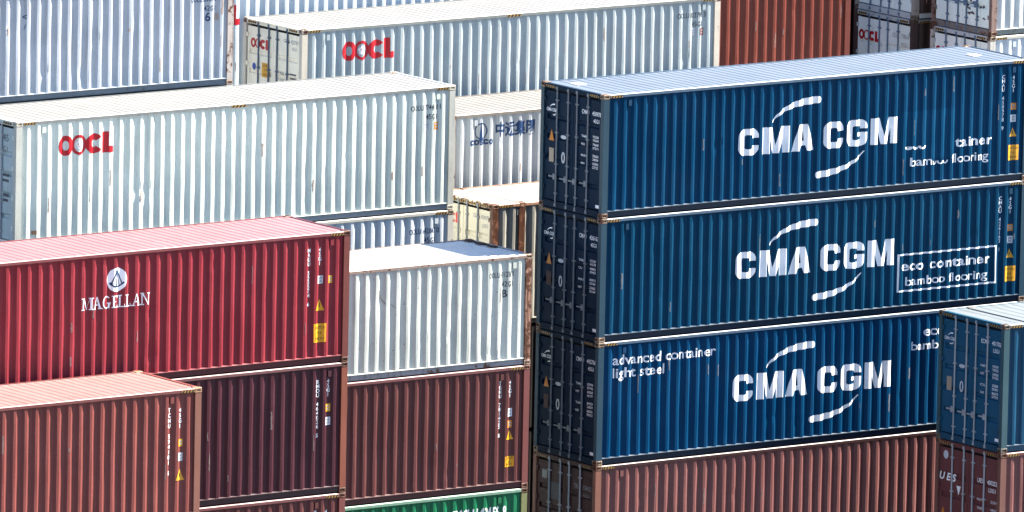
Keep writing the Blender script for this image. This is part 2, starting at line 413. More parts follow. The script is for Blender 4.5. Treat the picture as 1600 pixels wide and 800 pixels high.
HANDLE_Z = 0.95
def build_container(label, X, Y, Zb, H, L, pal, seed, dents=(), inset=False, rods=None, doors='full', hatch=True, mid_hatch=False, group='shipping containers stacked in the yard', vents=(0.72,), end_hatch='ends', pitch_roof=0.226, side_start=None):
    root = bpy.data.objects.new('shipping_container', None); COL.objects.link(root)
    root.location = (X, Y, Zb + GZ); root.empty_display_size = 0.3
    tag(root, label, 'container', group)
    W = WID
    xa, xb = PW, L-PW
    rd = random.Random(seed*7+1)
    dents = tuple(dents) + tuple((rd.uniform(0.5, L-0.5), rd.uniform(0.3, H-0.4), rd.uniform(0.05, 0.11), rd.uniform(0.008, 0.02)) for _ in range(7))
    side = Side(L, seed, xa, xb, dents)
    back = Side(L, seed+1, xa, xb)
    zt, zb = H-0.075, 0.158
    corrugated(side, zb, zt, 14, lambda x, y, z: (x, y, z)).build('side_wall', pal['side'], root, fix=False)
    corrugated(back, zb, zt, 4, lambda x, y, z: (x, W-y, z)).build('side_wall', pal['side'], root)
    # blind end wall
    e = Side(W, seed+2, 0.16, W-0.16, wob=0.001)
    corrugated(e, zb, zt, 3, lambda x, y, z: (L-0.03-y, x, z)).build('end_wall', pal['side'], root)
    # roof: shallow grooves across the width
    xs, zs = [0.10], [H-0.022]; n = int((L-0.5)/pitch_roof); p = (L-0.5)/n; x = 0.25
    for i in range(n):
        for dx, zz in ((0.120,H-0.022),(0.152,H-0.036),(0.190,H-0.036),(0.222,H-0.022)):
            xs.append(x+dx*p/0.226); zs.append(zz)
        x += p
    xs.append(L-0.10); zs.append(H-0.022)
    m = MB(); ys = [0.035, 0.11] + [0.11+(W-0.22)*i/5 for i in range(1, 6)] + [W-0.035]; rn = random.Random(seed+5); N = len(xs)
    for yi, yy in enumerate(ys):
        for i in range(N):
            edge = yi in (0, len(ys)-1)
            zz = H-0.022 if edge else zs[i] + 0.003*math.sin(1.1*xs[i]+seed)*math.sin(3.14*(yy-0.11)/(W-0.22))
            m.v.append((xs[i], yy, zz))
    for j in range(len(ys)-1):
        for i in range(N-1): m.f.append((j*N+i, j*N+i+1, (j+1)*N+i+1, (j+1)*N+i)); m.m.append(0)
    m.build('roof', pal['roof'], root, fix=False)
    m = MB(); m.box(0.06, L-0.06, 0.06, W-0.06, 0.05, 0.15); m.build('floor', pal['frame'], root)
    # rails
    tr = [(0.0,H-0.085),(0.0,H-0.024),(0.018,H-0.007),(0.055,H-0.007),(0.055,H-0.085)]
    br = [(0.034,0.149),(0.034,0.025),(0.10,0.025),(0.10,0.149)]
    lip = [(0.058,0.182),(0.006,0.164),(0.006,0.151),(0.10,0.151),(0.10,0.182)]
    for nm, pr in (('top_rail', tr), ('bottom_rail', br)):
        for sgn in (0, 1):
            put = (lambda a, q, z: (a, q, z)) if not sgn else (lambda a, q, z: (a, W-q, z))
            m = MB(); m.prism(pr, PW+0.012, L-PW-0.012, put)
            if nm == 'bottom_rail': m.prism(lip, PW+0.012, L-PW-0.012, put, 1)
            m.build(nm, [pal['rail'], pal['lip']] if nm == 'bottom_rail' else pal['toprail'], root)
    # posts and castings
    for xe in (0, 1):
        for ye in (0, 1):
            m = MB()
            xs_ = (0.006, PW) if not xe else (L-PW, L-0.006); ysq = (0.004, 0.12) if not ye else (W-0.12, W-0.004)
            m.box(xs_[0], xs_[1], ysq[0], ysq[1], 0.118, H-0.118); m.build('corner_post', pal['post'], root)
            for z0, z1 in ((0, 0.118), (H-0.118, H)):
                bm = casting_mesh(*( (0, 0.178) if not xe else (L-0.178, L)), *((0, 0.162) if not ye else (W-0.162, W)), z0+0.0015, z1-0.0015)
                me = bpy.data.meshes.new('corner_casting'); bm.to_mesh(me); bm.free(); me.materials.append(pal['cast'])
                link('corner_casting', me, root)
    if inset:                                   # 45 ft box: second pair of posts 0.76 m in from the end
        for xi in (0.762, L-0.762-0.17):
            for ye in (0, 1):
                m = MB(); ysq = (0.002, 0.10) if not ye else (W-0.10, W-0.002)
                m.box(xi, xi+0.17, ysq[0], ysq[1], 0.118, H-0.118); m.build('corner_post', pal['post'], root)
                bm = casting_mesh(xi-0.002, xi+0.176, *((-0.001, 0.161) if not ye else (W-0.161, W+0.001)), H-0.120, H-0.001)
                me = bpy.data.meshes.new('corner_casting'); bm.to_mesh(me); bm.free(); me.materials.append(pal['cast'])
                link('corner_casting', me, root)
            m = MB(); m.box(xi+0.02, xi+0.15, 0.165, W-0.165, H-0.040, H-0.010); m.build('roof_beam', pal['roof'], root)
    # blind end rails
    m = MB(); m.box(L-0.09, L-0.004, 0.165, W-0.165, 0.03, 0.16); m.build('end_sill', pal['rail'], root)
    m = MB(); m.box(L-0.09, L-0.004, 0.165, W-0.165, H-0.10, H-0.010); m.build('end_header', pal['rail'], root)
    # vents
    for vx in vents:
        for xx in (vx, L-vx):
            i = int(np.argmin(np.abs(side.xs-xx)))
            while i+1 < len(side.xs)-1 and not (side.ys[i] > 0.04 and side.ys[i+1] > 0.04): i += 1
            xc = (side.xs[i]+side.xs[min(i+1, len(side.xs)-1)])/2
            m = MB(); m.box(xc-0.045, xc+0.045, 0.012, 0.06, H-0.30, H-0.165); m.build('vent_cover', pal['vent'], root)
    # hazard stripes on the top rail next to the castings
    def stripes(a0, a1, put, n=4):
        m = MB(); hh = 0.055; wd = (a1-a0)/n
        b = [(a0, 0), (a1, 0), (a1, hh), (a0, hh)]
        k = len(m.v); m.v += [put(*q, 0.003) for q in b]; m.f.append((k,k+1,k+2,k+3)); m.m.append(0)
        for i in range(n):
            s0 = a0+wd*i+wd*0.08; k = len(m.v)
            q = [(s0,0.002),(s0+wd*0.55,0.002),(min(s0+wd*0.90,a1),hh-0.002),(s0+wd*0.36,hh-0.002)]
            m.v += [put(*t, 0.006) for t in q]; m.f.append((k,k+1,k+2,k+3)); m.m.append(1)
        return m
    if hatch:
        hz = H-0.092
        spots = [(0.20, 0.52), (L-0.52, L-0.20)] + ([(L/2-0.2, L/2+0.2)] if mid_hatch else [])
        for a0, a1 in spots:
            stripes(a0, a1, lambda a, z, o: (a, -o, hz+z)).build('hazard_stripe', [WORNYEL, BLACK], root, fix=True)
    # ---------------- door end
    m = MB(); m.box(0.004, 0.10, 0.165, W-0.165, H-0.115, H-0.010); m.build('door_header', pal['frame'], root)
    m = MB(); m.box(0.006, 0.10, 0.165, W-0.165, 0.012, 0.155); m.build('door_sill', pal['frame'], root)
    if hatch:
        hz = H-0.100
        sp = [(0.20, 0.55), (W-0.55, W-0.20)] if end_hatch == 'ends' else [(0.18, W-0.18)]
        for a0, a1 in sp:
            stripes(a0, a1, lambda a, z, o: (0.004-o, W-a, hz+z), n=4 if end_hatch == 'ends' else 24).build('hazard_stripe', [WORNYEL, BLACK], root)
    zd0, zd1 = 0.175, H-0.180
    m = MB(); m.box(0.15, 0.17, 0.12, W-0.12, 0.155, H-0.060); m.build('door_gasket', GASKET, root)
    hh = zd1-zd0
    gz = [zd0+hh*q for q in ((0.205, 0.40, 0.585, 0.765) if doors == 'full' else (0.24, 0.50, 0.76))]
    pz, px = [zd0, zd0+0.02], [0.042, 0.042]
    for g in gz:
        for dz, dx in ((-0.062, 0.042), (-0.040, 0.080), (0.040, 0.080), (0.062, 0.042)):
            pz.append(g+dz); px.append(dx)
    pz += [zd1-0.02, zd1]; px += [0.042, 0.042]
    prof = (np.array(pz), np.array(px)); flat = (np.array([0.0, 9.0]), np.array([0.042, 0.042]))
    dl = []
    for s in (0, 1):                              # s=0: far leaf (left in the picture)
        ya, yb = (W/2+0.006, W-0.150) if s == 0 else (0.150, W/2-0.006)
        m = MB()
        yl, yh = ya+0.075, yb-0.075
        for y0, y1 in ((ya, yl), (yh, yb)): m.box(0.040, 0.095, y0, y1, zd0, zd1)
        for i in range(len(pz)-1):
            k = len(m.v); m.v += [(px[i],yl,pz[i]),(px[i],yh,pz[i]),(px[i+1],yh,pz[i+1]),(px[i+1],yl,pz[i+1])]
            m.f.append((k,k+3,k+2,k+1)); m.m.append(0)
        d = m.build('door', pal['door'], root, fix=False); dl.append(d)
        hy = (yb if s == 0 else ya)
        for q in range(4):
            z = zd0+hh*(0.09+0.27*q); m = MB()
            m.box(0.012, 0.06, hy-0.035, hy+0.045 if s == 0 else hy+0.035, z, z+0.10) if s == 0 else m.box(0.012, 0.06, hy-0.045, hy+0.035, z, z+0.10)
            m.build('hinge', pal['frame'], d)
        for fr in ((0.255, 0.43) if s == 0 else (0.57, 0.745)):
            y = W*(1-fr); m = MB(); m.tube((0.018, y, 0.06), (0.018, y, H-0.045), 0.021)
            for zz in (0.035, H-0.125): m.box(-0.004, 0.034, y-0.035, y+0.035, zz, zz+0.075)
            m.build('locking_rod', rods or GALV, d)
            for q in (0.06, 0.33, 0.62, 0.92):
                m = MB(); m.box(0.006, 0.042, y-0.055, y+0.055, zd0+hh*q, zd0+hh*q+0.035)
                m.build('rod_bracket', rods or GALV, d)
            m = MB(); sg = 1 if s == 0 else -1
            zz = zd0 + hh*(0.21 if fr in (0.255, 0.745) else 0.205)
            m.box(0.000, 0.016, y-0.03, y+0.27, zz, zz+0.035); m.box(-0.004, 0.035, y+0.02, y+0.10, zz-0.05, zz+0.085)
            m.build('door_handle', rods or GALV, d)
    r = dict(root=root, side=side, doors=dl, prof=prof, flat=flat, L=L, H=H)
    scuffs(r, 9, seed+11, pal['scuff'])
    return r

# ------------------------------------------------------------------ marking helpers
def number_column(c, code, size, mat, x1, zt, x2=None, zt2=None, pitch=0.1, h=0.085):
    on_side(vtext(code, h, pitch), c['side'], x1, zt, 'lettering', mat, c['root'])
    on_side(vtext(size, h, pitch), c['side'], x2 if x2 else x1+0.28, zt2 if zt2 else zt, 'lettering', mat, c['root'])
def sticker(c, kind, x, z, w=None, h=None, mat=None):
    sdw = c['side']; r = c['root']
    if kind == 'triangle':
        w = w or 0.20; h = h or 0.22
        o = on_side(outline([[(-w/2,-h/2),(w/2,-h/2),(0,h/2)]]), sdw, x, z, 'warning_triangle', mat or YELLOW, r, 0.005)
        on_side(rect(-0.012,0.012,-0.05,0.04), sdw, x, z, 'lettering', BLACK, o, 0.008)
    elif kind == 'caution':
        w = w or 0.33; h = h or 0.36
        o = on_side(rect(-w/2,w/2,-h/2,h/2), sdw, x, z, 'caution_sticker', mat or YELLOW, r, 0.005)
        t = join((text('CAUTION',0.055,w*0.8),-w*0.4,h*0.22),(text('9 6',0.06,w*0.32),-w*0.16,-0.03),(text('HIGH',0.055,w*0.6),-w*0.3,-h*0.36))
        on_side(t, sdw, x, z, 'lettering', BLACK, o, 0.008)
    elif kind == 'tag':
        w = w or 0.14; h = h or 0.17
        o = on_side(rect(-w/2,w/2,-h/2,h/2), sdw, x, z, 'sticker', mat or GREYTAG, r, 0.005)
        on_side(join((rect(-w*0.32,w*0.32,h*0.1,h*0.3),0,0),(rect(-w*0.2,w*0.25,-h*0.3,-h*0.05),0,0)), sdw, x, z, 'lettering', GREY_LETTER if mat is not GREYTAG else BLACK_LETTER, o, 0.008)

def red_logo_side(c, x, z, k=1.0):
    a, b, d = logo_round_red(k)
    o = on_side(a, c['side'], x, z, 'logo', RED_LETTER, c['root'], 0.004)
    on_side(b, c['side'], x, z, 'blossom', WHITE_LETTER, o, 0.0055)
    on_side(d, c['side'], x, z, 'blossom_dots', RED_LETTER, o, 0.007)
def red_logo_door(c, u, z, wide, mat=None):
    a, b, d = logo_round_red(wide/1.49)
    on_door(a, c['flat'], u, z, 'logo', mat or RED_LETTER, c['doors'][0], 0.004)

def blue_door_marks(c, code, size, tri=True, plate=PLATE, shift=0.0, mats=None):
    M = WHITE_LETTER; P = c['prof']; dL, dR = c['doors']; W = WID; zz = c['H']-2.845
    lg = join((text('CMA CGM', 0.075, 0.40, 0.02),0,0),(outline(swoosh(bez((0.12,0.10),(0.20,0.17),(0.30,0.165)),0.01,0.03)),0,0),
              (outline(swoosh(bez((0.34,-0.03),(0.30,-0.09),(0.20,-0.085)),0.01,0.03)),0,0))
    on_door(lg, P, 0.195, 2.20+zz, 'logo', M, dL)
    t = join((text(code.split(' ')[0], 0.095, 0.29, 0.012),0,0),(text(code.split(' ')[1]+' '+code.split(' ')[2], 0.095, 0.42, 0.012),0.40,0),(text(size, 0.085, 0.22, 0.012),0.45,-0.16))
    on_door(t, P, 1.55, 2.31+zz, 'lettering', M, dR)
    if tri:
        o = on_door(outline([[(-0.10,-0.13),(0.10,-0.13),(0,0.13)]]), c['flat'], 0.40, 1.66+zz, 'warning_triangle', ORANGE, dL)
    on_door(outline([ell(0,0,0.11,0.045)]), c['flat'], 0.86, 1.66+zz, 'sticker', GREYTAG, dL)
    o = on_door(outline([ell(0,0,0.07,0.13), ell(0,0,0.03,0.085)]), c['flat'], 0.86, 1.19+zz, 'sticker', GREYTAG, dL)
    on_door(rect(-0.09,0.09,-0.16,0.16), c['flat'], 0.405, 1.20+zz, 'data_plate', plate, dL)
    rows = []
    rn = random.Random(len(code)+int(code[5:7]))
    for k, z in enumerate((1.80,1.72,1.62,1.54,1.36,1.28,1.18,1.10)):
        rows.append((text(''.join(rn.choice('0123456789') for _ in range(5)), 0.055, 0.22, 0.008), 1.99, z))
        if k % 2 == 0: rows.append((text(rn.choice(['MAX','TARE','NET','CU']), 0.05, 0.14 if k % 4 else 0.24, 0.008), 1.55, z-0.03))
    on_door(join(*rows), c['flat'], 0.0, zz, 'lettering', M, dR)
    on_door(rect(-0.07,0.07,-0.035,0.035), c['flat'], 2.21, 0.25+zz*0.2, 'sticker', M, dR)

def scuffs(c, n, seed, mat):
    """handling scrapes: thin ragged streaks on the outer ribs"""
    rn = random.Random(seed); sdw = c['side']; outer = [i for i in range(len(sdw.xs)-1) if sdw.ys[i] < 0.02 and sdw.ys[i+1] < 0.02]
    for _ in range(n):
        i = rn.choice(outer); x = rn.uniform(sdw.xs[i], sdw.xs[i+1]+0.03); z = rn.uniform(0.35, c['H']-0.6); h = rn.uniform(0.06, 0.42); w_ = rn.uniform(0.012, 0.04)
        pts = [(w_*rn.uniform(0.3, 1), h*k/6) for k in range(7)] + [(-w_*rn.uniform(0.3, 1), h*k/6) for k in range(6, -1, -1)]
        on_side(outline([pts]), sdw, x, z, 'scuff', mat, c['root'], 0.003)

# ------------------------------------------------------------------ palettes
def palette(nm, side, roof=None, rust=0.08, post_rust=0.15, dust=0.25, cast=None, frame=None, post=None, rail=None, cast_rust=0.75, grime=0.25, door=None, roof_dust=0.45, roof_grime=0.30, rough=0.42, vent=None, toprail=None, lip=None, spec=0.22):
    f = frame or side
    return dict(side=paint(nm+'_side_paint', side, rust=rust, grime=grime, rough=rough, spec=spec),
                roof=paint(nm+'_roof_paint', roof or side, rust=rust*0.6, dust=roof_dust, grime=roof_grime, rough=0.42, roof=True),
                frame=paint(nm+'_frame_paint', f, rust=post_rust, grime=grime*1.2, rough=rough, spec=spec),
                post=paint(nm+'_post_paint', post or f, rust=post_rust, grime=grime*1.2, rough=rough),
                rail=paint(nm+'_rail_paint', rail or f, rust=post_rust*0.7, grime=grime, rough=rough),
                toprail=paint(nm+'_top_rail_paint', toprail or rail or f, rust=post_rust*0.7, grime=grime*0.6, rough=rough),
                scuff=paint(nm+'_scuff', tuple(0.5*a+0.5*b for a, b in zip(side, (0.16, 0.15, 0.14))) if max(side) < 0.3 else (0.30, 0.24, 0.20), rust=0.1),
                lip=paint(nm+'_lip_paint', lip or side, rust=post_rust*0.4, dust=0.15, grime=grime*0.5, rough=rough),  # lip kept paler than the rail to draw a sunlit line
                door=paint(nm+'_door_paint', door or side, rust=rust, grime=grime, rough=rough, spec=spec),
                vent=paint(nm+'_vent_paint', vent or side, rust=rust, grime=grime, rough=rough),
                cast=paint(nm+'_casting_paint', cast or (0.22, 0.17, 0.13), rust=cast_rust, grime=0.4, rough=0.6))
NAVY = (0.0008, 0.036, 0.088)
def navy_palette(nm, NAVY, rust): return palette(nm, NAVY, roof=(0.052, 0.082, 0.125), post=(0.014, 0.045, 0.070), rust=rust, post_rust=0.16, cast=(0.26,0.19,0.13), door=(0.003,0.016,0.038), frame=(0.0035,0.015,0.034), rail=(0.001,0.012,0.030), toprail=(0.06,0.10,0.15), lip=(0.025,0.06,0.10), roof_dust=0.10, spec=0.06)  # rail darkened as shade; toprail and lip paled as sunlit lines
P_BLUES = [navy_palette('navy', NAVY, 0.09), navy_palette('weathered_navy', (0.0014, 0.036, 0.080), 0.16), navy_palette('deep_navy', (0.0006, 0.037, 0.098), 0.10)]
P_TEAL = palette('teal', (0.002, 0.044, 0.092), roof=(0.075, 0.105, 0.125), post=(0.03, 0.075, 0.09), rust=0.04, post_rust=0.2, cast=(0.16,0.16,0.13), door=(0.005,0.072,0.140), frame=(0.006,0.058,0.105), roof_dust=0.15, spec=0.2, toprail=(0.08,0.14,0.18))
P_WHITE = palette('pale_grey', (0.585, 0.64, 0.575), roof=(0.175, 0.172, 0.162), rust=0.06, post_rust=0.10, cast=(0.52,0.48,0.38), cast_rust=0.55, rail=(0.30,0.33,0.35), toprail=(0.17,0.18,0.175), door=(0.38,0.46,0.47), post=(0.42,0.43,0.38), roof_dust=0.08)
P_WHITE2 = palette('cool_grey', (0.295, 0.345, 0.36), roof=(0.18, 0.177, 0.168), rust=0.06, post_rust=0.30, cast=(0.40,0.34,0.27), rail=(0.26,0.29,0.33), toprail=(0.17,0.18,0.17), door=(0.86,0.77,0.60), post=(0.50,0.45,0.37), frame=(0.82,0.73,0.54), roof_dust=0.08)
P_NORTH = palette('chalky_grey', (0.36, 0.39, 0.41), roof=(0.17, 0.167, 0.158), rust=0.10, post_rust=0.5, cast=(0.34,0.24,0.17), rail=(0.2,0.2,0.2), toprail=(0.17,0.15,0.13), post=(0.34,0.30,0.26), roof_dust=0.05)
P_RUSTY = palette('worn_grey', (0.47, 0.505, 0.455), roof=(0.64, 0.65, 0.63), grime=0.45, rust=0.30, post_rust=0.78, cast=(0.34,0.24,0.17), rail=(0.25,0.26,0.27), toprail=(0.24,0.18,0.15), door=(0.66,0.61,0.46), post=(0.40,0.22,0.15), frame=(0.60,0.52,0.38), roof_dust=0.08)
P_CREAM = palette('cream', (0.27, 0.26, 0.22), roof=(0.18, 0.172, 0.155), rust=0.30, post_rust=0.85, cast=(0.20,0.10,0.06), rail=(0.30,0.22,0.16), toprail=(0.4,0.22,0.14), door=(0.64,0.58,0.44), post=(0.24,0.10,0.055), frame=(0.72,0.66,0.52), roof_dust=0.2)
P_SHADE = palette('drab_grey', (0.52, 0.57, 0.60), roof=(0.30, 0.305, 0.30), rust=0.14, post_rust=0.45, cast=(0.34,0.28,0.20), rail=(0.20,0.22,0.22), toprail=(0.40,0.39,0.34), door=(0.80,0.90,0.80), post=(0.50,0.48,0.42), frame=(0.46,0.50,0.50))
P_SHADEB = palette('stained_grey', (0.52, 0.55, 0.54), roof=(0.30, 0.305, 0.30), rust=0.20, post_rust=0.6, cast=(0.22,0.13,0.08), rail=(0.20,0.22,0.20), door=(0.78,0.87,0.78), post=(0.24,0.16,0.13), frame=(0.20,0.18,0.16))
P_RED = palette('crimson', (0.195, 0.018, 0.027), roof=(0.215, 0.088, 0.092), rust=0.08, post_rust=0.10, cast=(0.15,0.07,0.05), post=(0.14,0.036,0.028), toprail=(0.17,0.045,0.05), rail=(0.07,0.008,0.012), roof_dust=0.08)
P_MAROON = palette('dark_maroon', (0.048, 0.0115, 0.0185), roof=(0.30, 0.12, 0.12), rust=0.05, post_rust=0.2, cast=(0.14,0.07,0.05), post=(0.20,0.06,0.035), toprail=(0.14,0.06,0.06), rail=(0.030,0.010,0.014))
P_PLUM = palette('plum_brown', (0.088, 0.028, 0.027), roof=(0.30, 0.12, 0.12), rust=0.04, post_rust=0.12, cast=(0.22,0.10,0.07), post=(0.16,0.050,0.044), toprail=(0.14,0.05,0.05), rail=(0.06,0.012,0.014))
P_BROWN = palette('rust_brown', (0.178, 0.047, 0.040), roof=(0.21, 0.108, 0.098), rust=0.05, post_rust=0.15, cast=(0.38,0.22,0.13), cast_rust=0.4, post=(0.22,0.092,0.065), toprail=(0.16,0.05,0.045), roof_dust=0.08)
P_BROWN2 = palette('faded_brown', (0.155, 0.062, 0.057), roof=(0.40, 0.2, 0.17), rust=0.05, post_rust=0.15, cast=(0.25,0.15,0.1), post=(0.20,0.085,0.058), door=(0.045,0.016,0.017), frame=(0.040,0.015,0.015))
P_INITIAL = palette('dusty_brown', (0.155, 0.062, 0.057), roof=(0.2, 0.1, 0.09), rust=0.05, post_rust=0.15, cast=(0.2,0.12,0.08), post=(0.16,0.07,0.055), door=(0.13,0.042,0.042), frame=(0.12,0.040,0.038))
P_LAVENDER = palette('lavender_grey', (0.345, 0.385, 0.43), rust=0.08, post_rust=0.55, cast=(0.34,0.24,0.17), rail=(0.17,0.19,0.215), toprail=(0.18,0.19,0.20), post=(0.42,0.37,0.33), roof_dust=0.05)
P_SHADEU = palette('drab_shadow_side', (0.05,0.030,0.026), rust=0.14, post_rust=0.4, cast=(0.20,0.17,0.13), door=(0.80,0.90,0.80), post=(0.30,0.27,0.22), frame=(0.46,0.50,0.49))  # dark side colour carries the shadow in the slot between stacks
P_DARK = palette('gap_shade_brown', (0.010, 0.008, 0.008), rust=0.05)  # near-black base stands for shade in gaps between stacks
P_SHADED = palette('drab_grey_shadow_side', (0.05,0.030,0.026), roof=(0.30, 0.305, 0.30), rust=0.14, post_rust=0.45, cast=(0.10,0.08,0.06), rail=(0.20,0.22,0.22), door=(0.80,0.90,0.80), post=(0.07,0.045,0.04), frame=(0.40,0.44,0.43))  # dark brown side: shadow of the narrow strip put into the paint
P_RUSSET = palette('russet', (0.135, 0.030, 0.019), rust=0.04, cast=(0.3,0.15,0.1))
P_GREEN = palette('green', (0.005, 0.125, 0.052), roof=(0.05, 0.2, 0.12), rust=0.04, post_rust=0.45, cast=(0.16,0.10,0.06), post=(0.16,0.17,0.07), toprail=(0.14,0.26,0.18), roof_dust=0.4)

# ------------------------------------------------------------------ the yard
def ground():
    me = bpy.data.meshes.new('ground'); s = 3000.0
    me.from_pydata([(-s,-s,0),(s,-s,0),(s,s,0),(-s,s,0)], [], [(0,1,2,3)])
    me.materials.append(paint('yard_asphalt', (0.045, 0.043, 0.041), grime=0.2, rough=0.85))
    o = link('ground', me, None); o['kind'] = 'structure'
ground()

DULLROD = paint('dull_steel_rod', (0.15, 0.17, 0.19), grime=0.3, rust=0.15)
# ---- navy stack
BH = 2.845; AX, AY, AT = -0.07, 0.0, -0.03
logoB = logo_shipping_blue()
def navy(i, label, code, dents=()):
    c = build_container(label, AX, AY, AT-BH*(i+1), BH, 12.25, P_BLUES[i], 100+i, dents=dents, rods=DULLROD)
    on_side(logoB, c['side'], 0, 0, 'logo', WHITE_LETTER, c['root'])
    number_column(c, code, '45G1', WHITE_LETTER, 11.49, 2.50, 11.78, 2.47)
    sticker(c, 'tag', 11.79, 1.75, 0.13, 0.16, ORANGE); sticker(c, 'tag', 11.79, 1.47, 0.13, 0.17); sticker(c, 'triangle', 11.79, 1.15, 0.19, 0.21); sticker(c, 'caution', 11.80, 0.67, 0.30, 0.36)
    blue_door_marks(c, code, '45G1', plate=PLATE if i == 0 else P_BROWN2['door'])
    return c
c = navy(0, 'topmost navy blue container with half painted-over flooring slogan, top of the blue stack', 'CMAU 450978 9', dents=((9.9,1.5,0.14,0.02),))
for px_, py_ in ((0.55, 1.75), (11.45, 1.15)):
    m = MB(); m.box(px_-0.13, px_+0.13, py_-0.14, py_+0.14, BH-0.030, BH-0.008); m.build('roof_patch_plate', paint('pale_patch', (0.7,0.66,0.6)), c['root'])
patch_blue = paint('touch_up_blue', (0.0015, 0.045, 0.105), grime=0.15, spec=0.06)
on_side(rect(8.52, 10.08, 0.70, 1.84), c['side'], 0, 0, 'repainted_patch', patch_blue, c['root'], 0.0022)
def clip_below(m2, z):
    bm = bmesh.new(); vs = [bm.verts.new((p[0], p[1], 0)) for p in m2[0]]
    for q in m2[1]:
        try: bm.faces.new([vs[i] for i in q])
        except ValueError: pass
    bmesh.ops.bisect_plane(bm, geom=bm.verts[:]+bm.edges[:]+bm.faces[:], plane_co=(0,z,0), plane_no=(0,1,0), clear_outer=True)
    bm.verts.index_update(); r = [(v.co.x, v.co.y) for v in bm.verts], [tuple(v.index for v in q.verts) for q in bm.faces]; bm.free(); return r
slog = ([(clip_below(text('eco', 0.225, 0.62, 0.03), 0.065), 8.64, 0.955)], [(text('tainer', 0.225, 1.08, 0.016), 10.11, 0.925)],
        [(text('bam', 0.20, 0.62, 0.008), 8.81, 0.56), (clip_below(text('boo', 0.20, 0.45, 0.008), 0.075), 9.46, 0.56), (text('flooring', 0.20, 1.06, 0.008), 10.01, 0.56)])
for q in slog: on_side(join(*q), c['side'], 0, 0, 'lettering', WHITE_LETTER, c['root'], 0.0055)
c = navy(1, 'middle navy blue container with boxed bamboo flooring slogan in the blue stack', 'CMAU 426163 1', dents=((5.15,0.40,0.12,0.022),(6.55,0.42,0.11,0.02)))
bx = outline([[(8.52,0.48),(11.39,0.48),(11.39,1.37),(8.52,1.37)], [(8.56,0.52),(11.35,0.52),(11.35,1.33),(8.56,1.33)]])
slog = ((bx,0,0),(text('eco container',0.225,2.60,0.018),8.63,0.975),(text('bamboo flooring',0.20,2.36,0.008),8.77,0.62))
for q in slog: on_side(join(q), c['side'], 0, 0, 'lettering', WHITE_LETTER, c['root'])
c = navy(2, 'lower navy blue container with light steel slogan, just above the brown one', 'CMAU 442706 0', dents=((5.05,0.75,0.10,0.02),(5.75,0.55,0.10,0.018)))
slog = ((text('advanced container',0.225,2.90,0.010),0.44,2.29),(text('light steel',0.225,1.45,0.010),0.45,1.99),(text('eco container',0.225,2.3,0.014),9.34,2.25),(text('bamboo flooring',0.20,2.36,0.015),9.00,1.93))
for q in slog: on_side(join(q), c['side'], 0, 0, 'lettering', WHITE_LETTER, c['root'])
c = build_container('faded brown container carrying the three navy blue containers', AX, AY, AT-BH*4, BH, 12.25, P_BROWN2, 110, dents=((2.1,1.5,0.12,0.02),))
on_door(join((text('TRLU', 0.10, 0.26, 0.01),0,0),(text('578422 9', 0.10, 0.42, 0.01),0.34,0),(text('45G1', 0.09, 0.24),0.36,-0.17)), c['flat'], 1.56, 2.22, 'lettering', GREY_LETTER, c['doors'][1])
on_door(rect(-0.22,0.22,-0.2,0.2), c['flat'], 0.80, 2.02, 'sticker', BLACK_LETTER, c['doors'][0])
on_door(rect(-0.1,0.1,-0.1,0.1), c['flat'], 0.42, 2.36, 'sticker', GREY_LETTER, c['doors'][0])

# ---- container with round red letters in the middle left
def white_number(c, code, size, x, z, mat=BLACK_LETTER, w=0.84, h=0.12):
    on_side(join((text(code, h, w, 0.012),0,0),(text(size, h, 0.30, 0.012),w*0.52,-0.22)), c['side'], x, z, 'lettering', mat, c['root'])
CH = 2.90; CX, CY, CT = -11.88, 6.2, -0.65
c = build_container('large pale grey container with red round letters, standing behind the crimson one', CX, CY, CT-CH, CH, 12.12, P_WHITE, 200, dents=((3.41,1.06,0.10,0.03),(3.68,1.02,0.11,0.035),(3.55,0.6,0.2,0.012),(8.0,1.15,0.15,0.016),(8.55,1.1,0.12,0.014)), mid_hatch=True)
red_logo_side(c, 1.16, 2.03)
white_number(c, 'OOLU 774418 1', '45G1', 10.88, 2.37); sticker(c, 'tag', 11.32, 2.00, 0.12, 0.16); sticker(c, 'tag', 11.60, 1.99, 0.12, 0.18, ORANGE); sticker(c, 'tag', 0.53, 0.34, 0.12, 0.09, ORANGE)
on_door(join((text('45', 0.16),0,0),(text('G1', 0.12),0.0,-0.24),(rect(0,0.25,0,0.06),0,-0.8),(rect(0,0.25,0,0.06),0,-0.92),(rect(0,0.2,0,0.06),0.03,-1.25),(rect(0,0.2,0,0.06),0.03,-1.37)), c['flat'], 1.85, 2.40, 'lettering', BLACK_LETTER, c['doors'][1])
c = build_container('pale grey container peeping out under the large one with red letters', CX+0.02, CY, CT-2*CH, CH, 12.12, P_SHADE, 210)
white_number(c, 'OOLU 642847 0', '45G1', 10.88, 2.39, NAVY_LETTER)

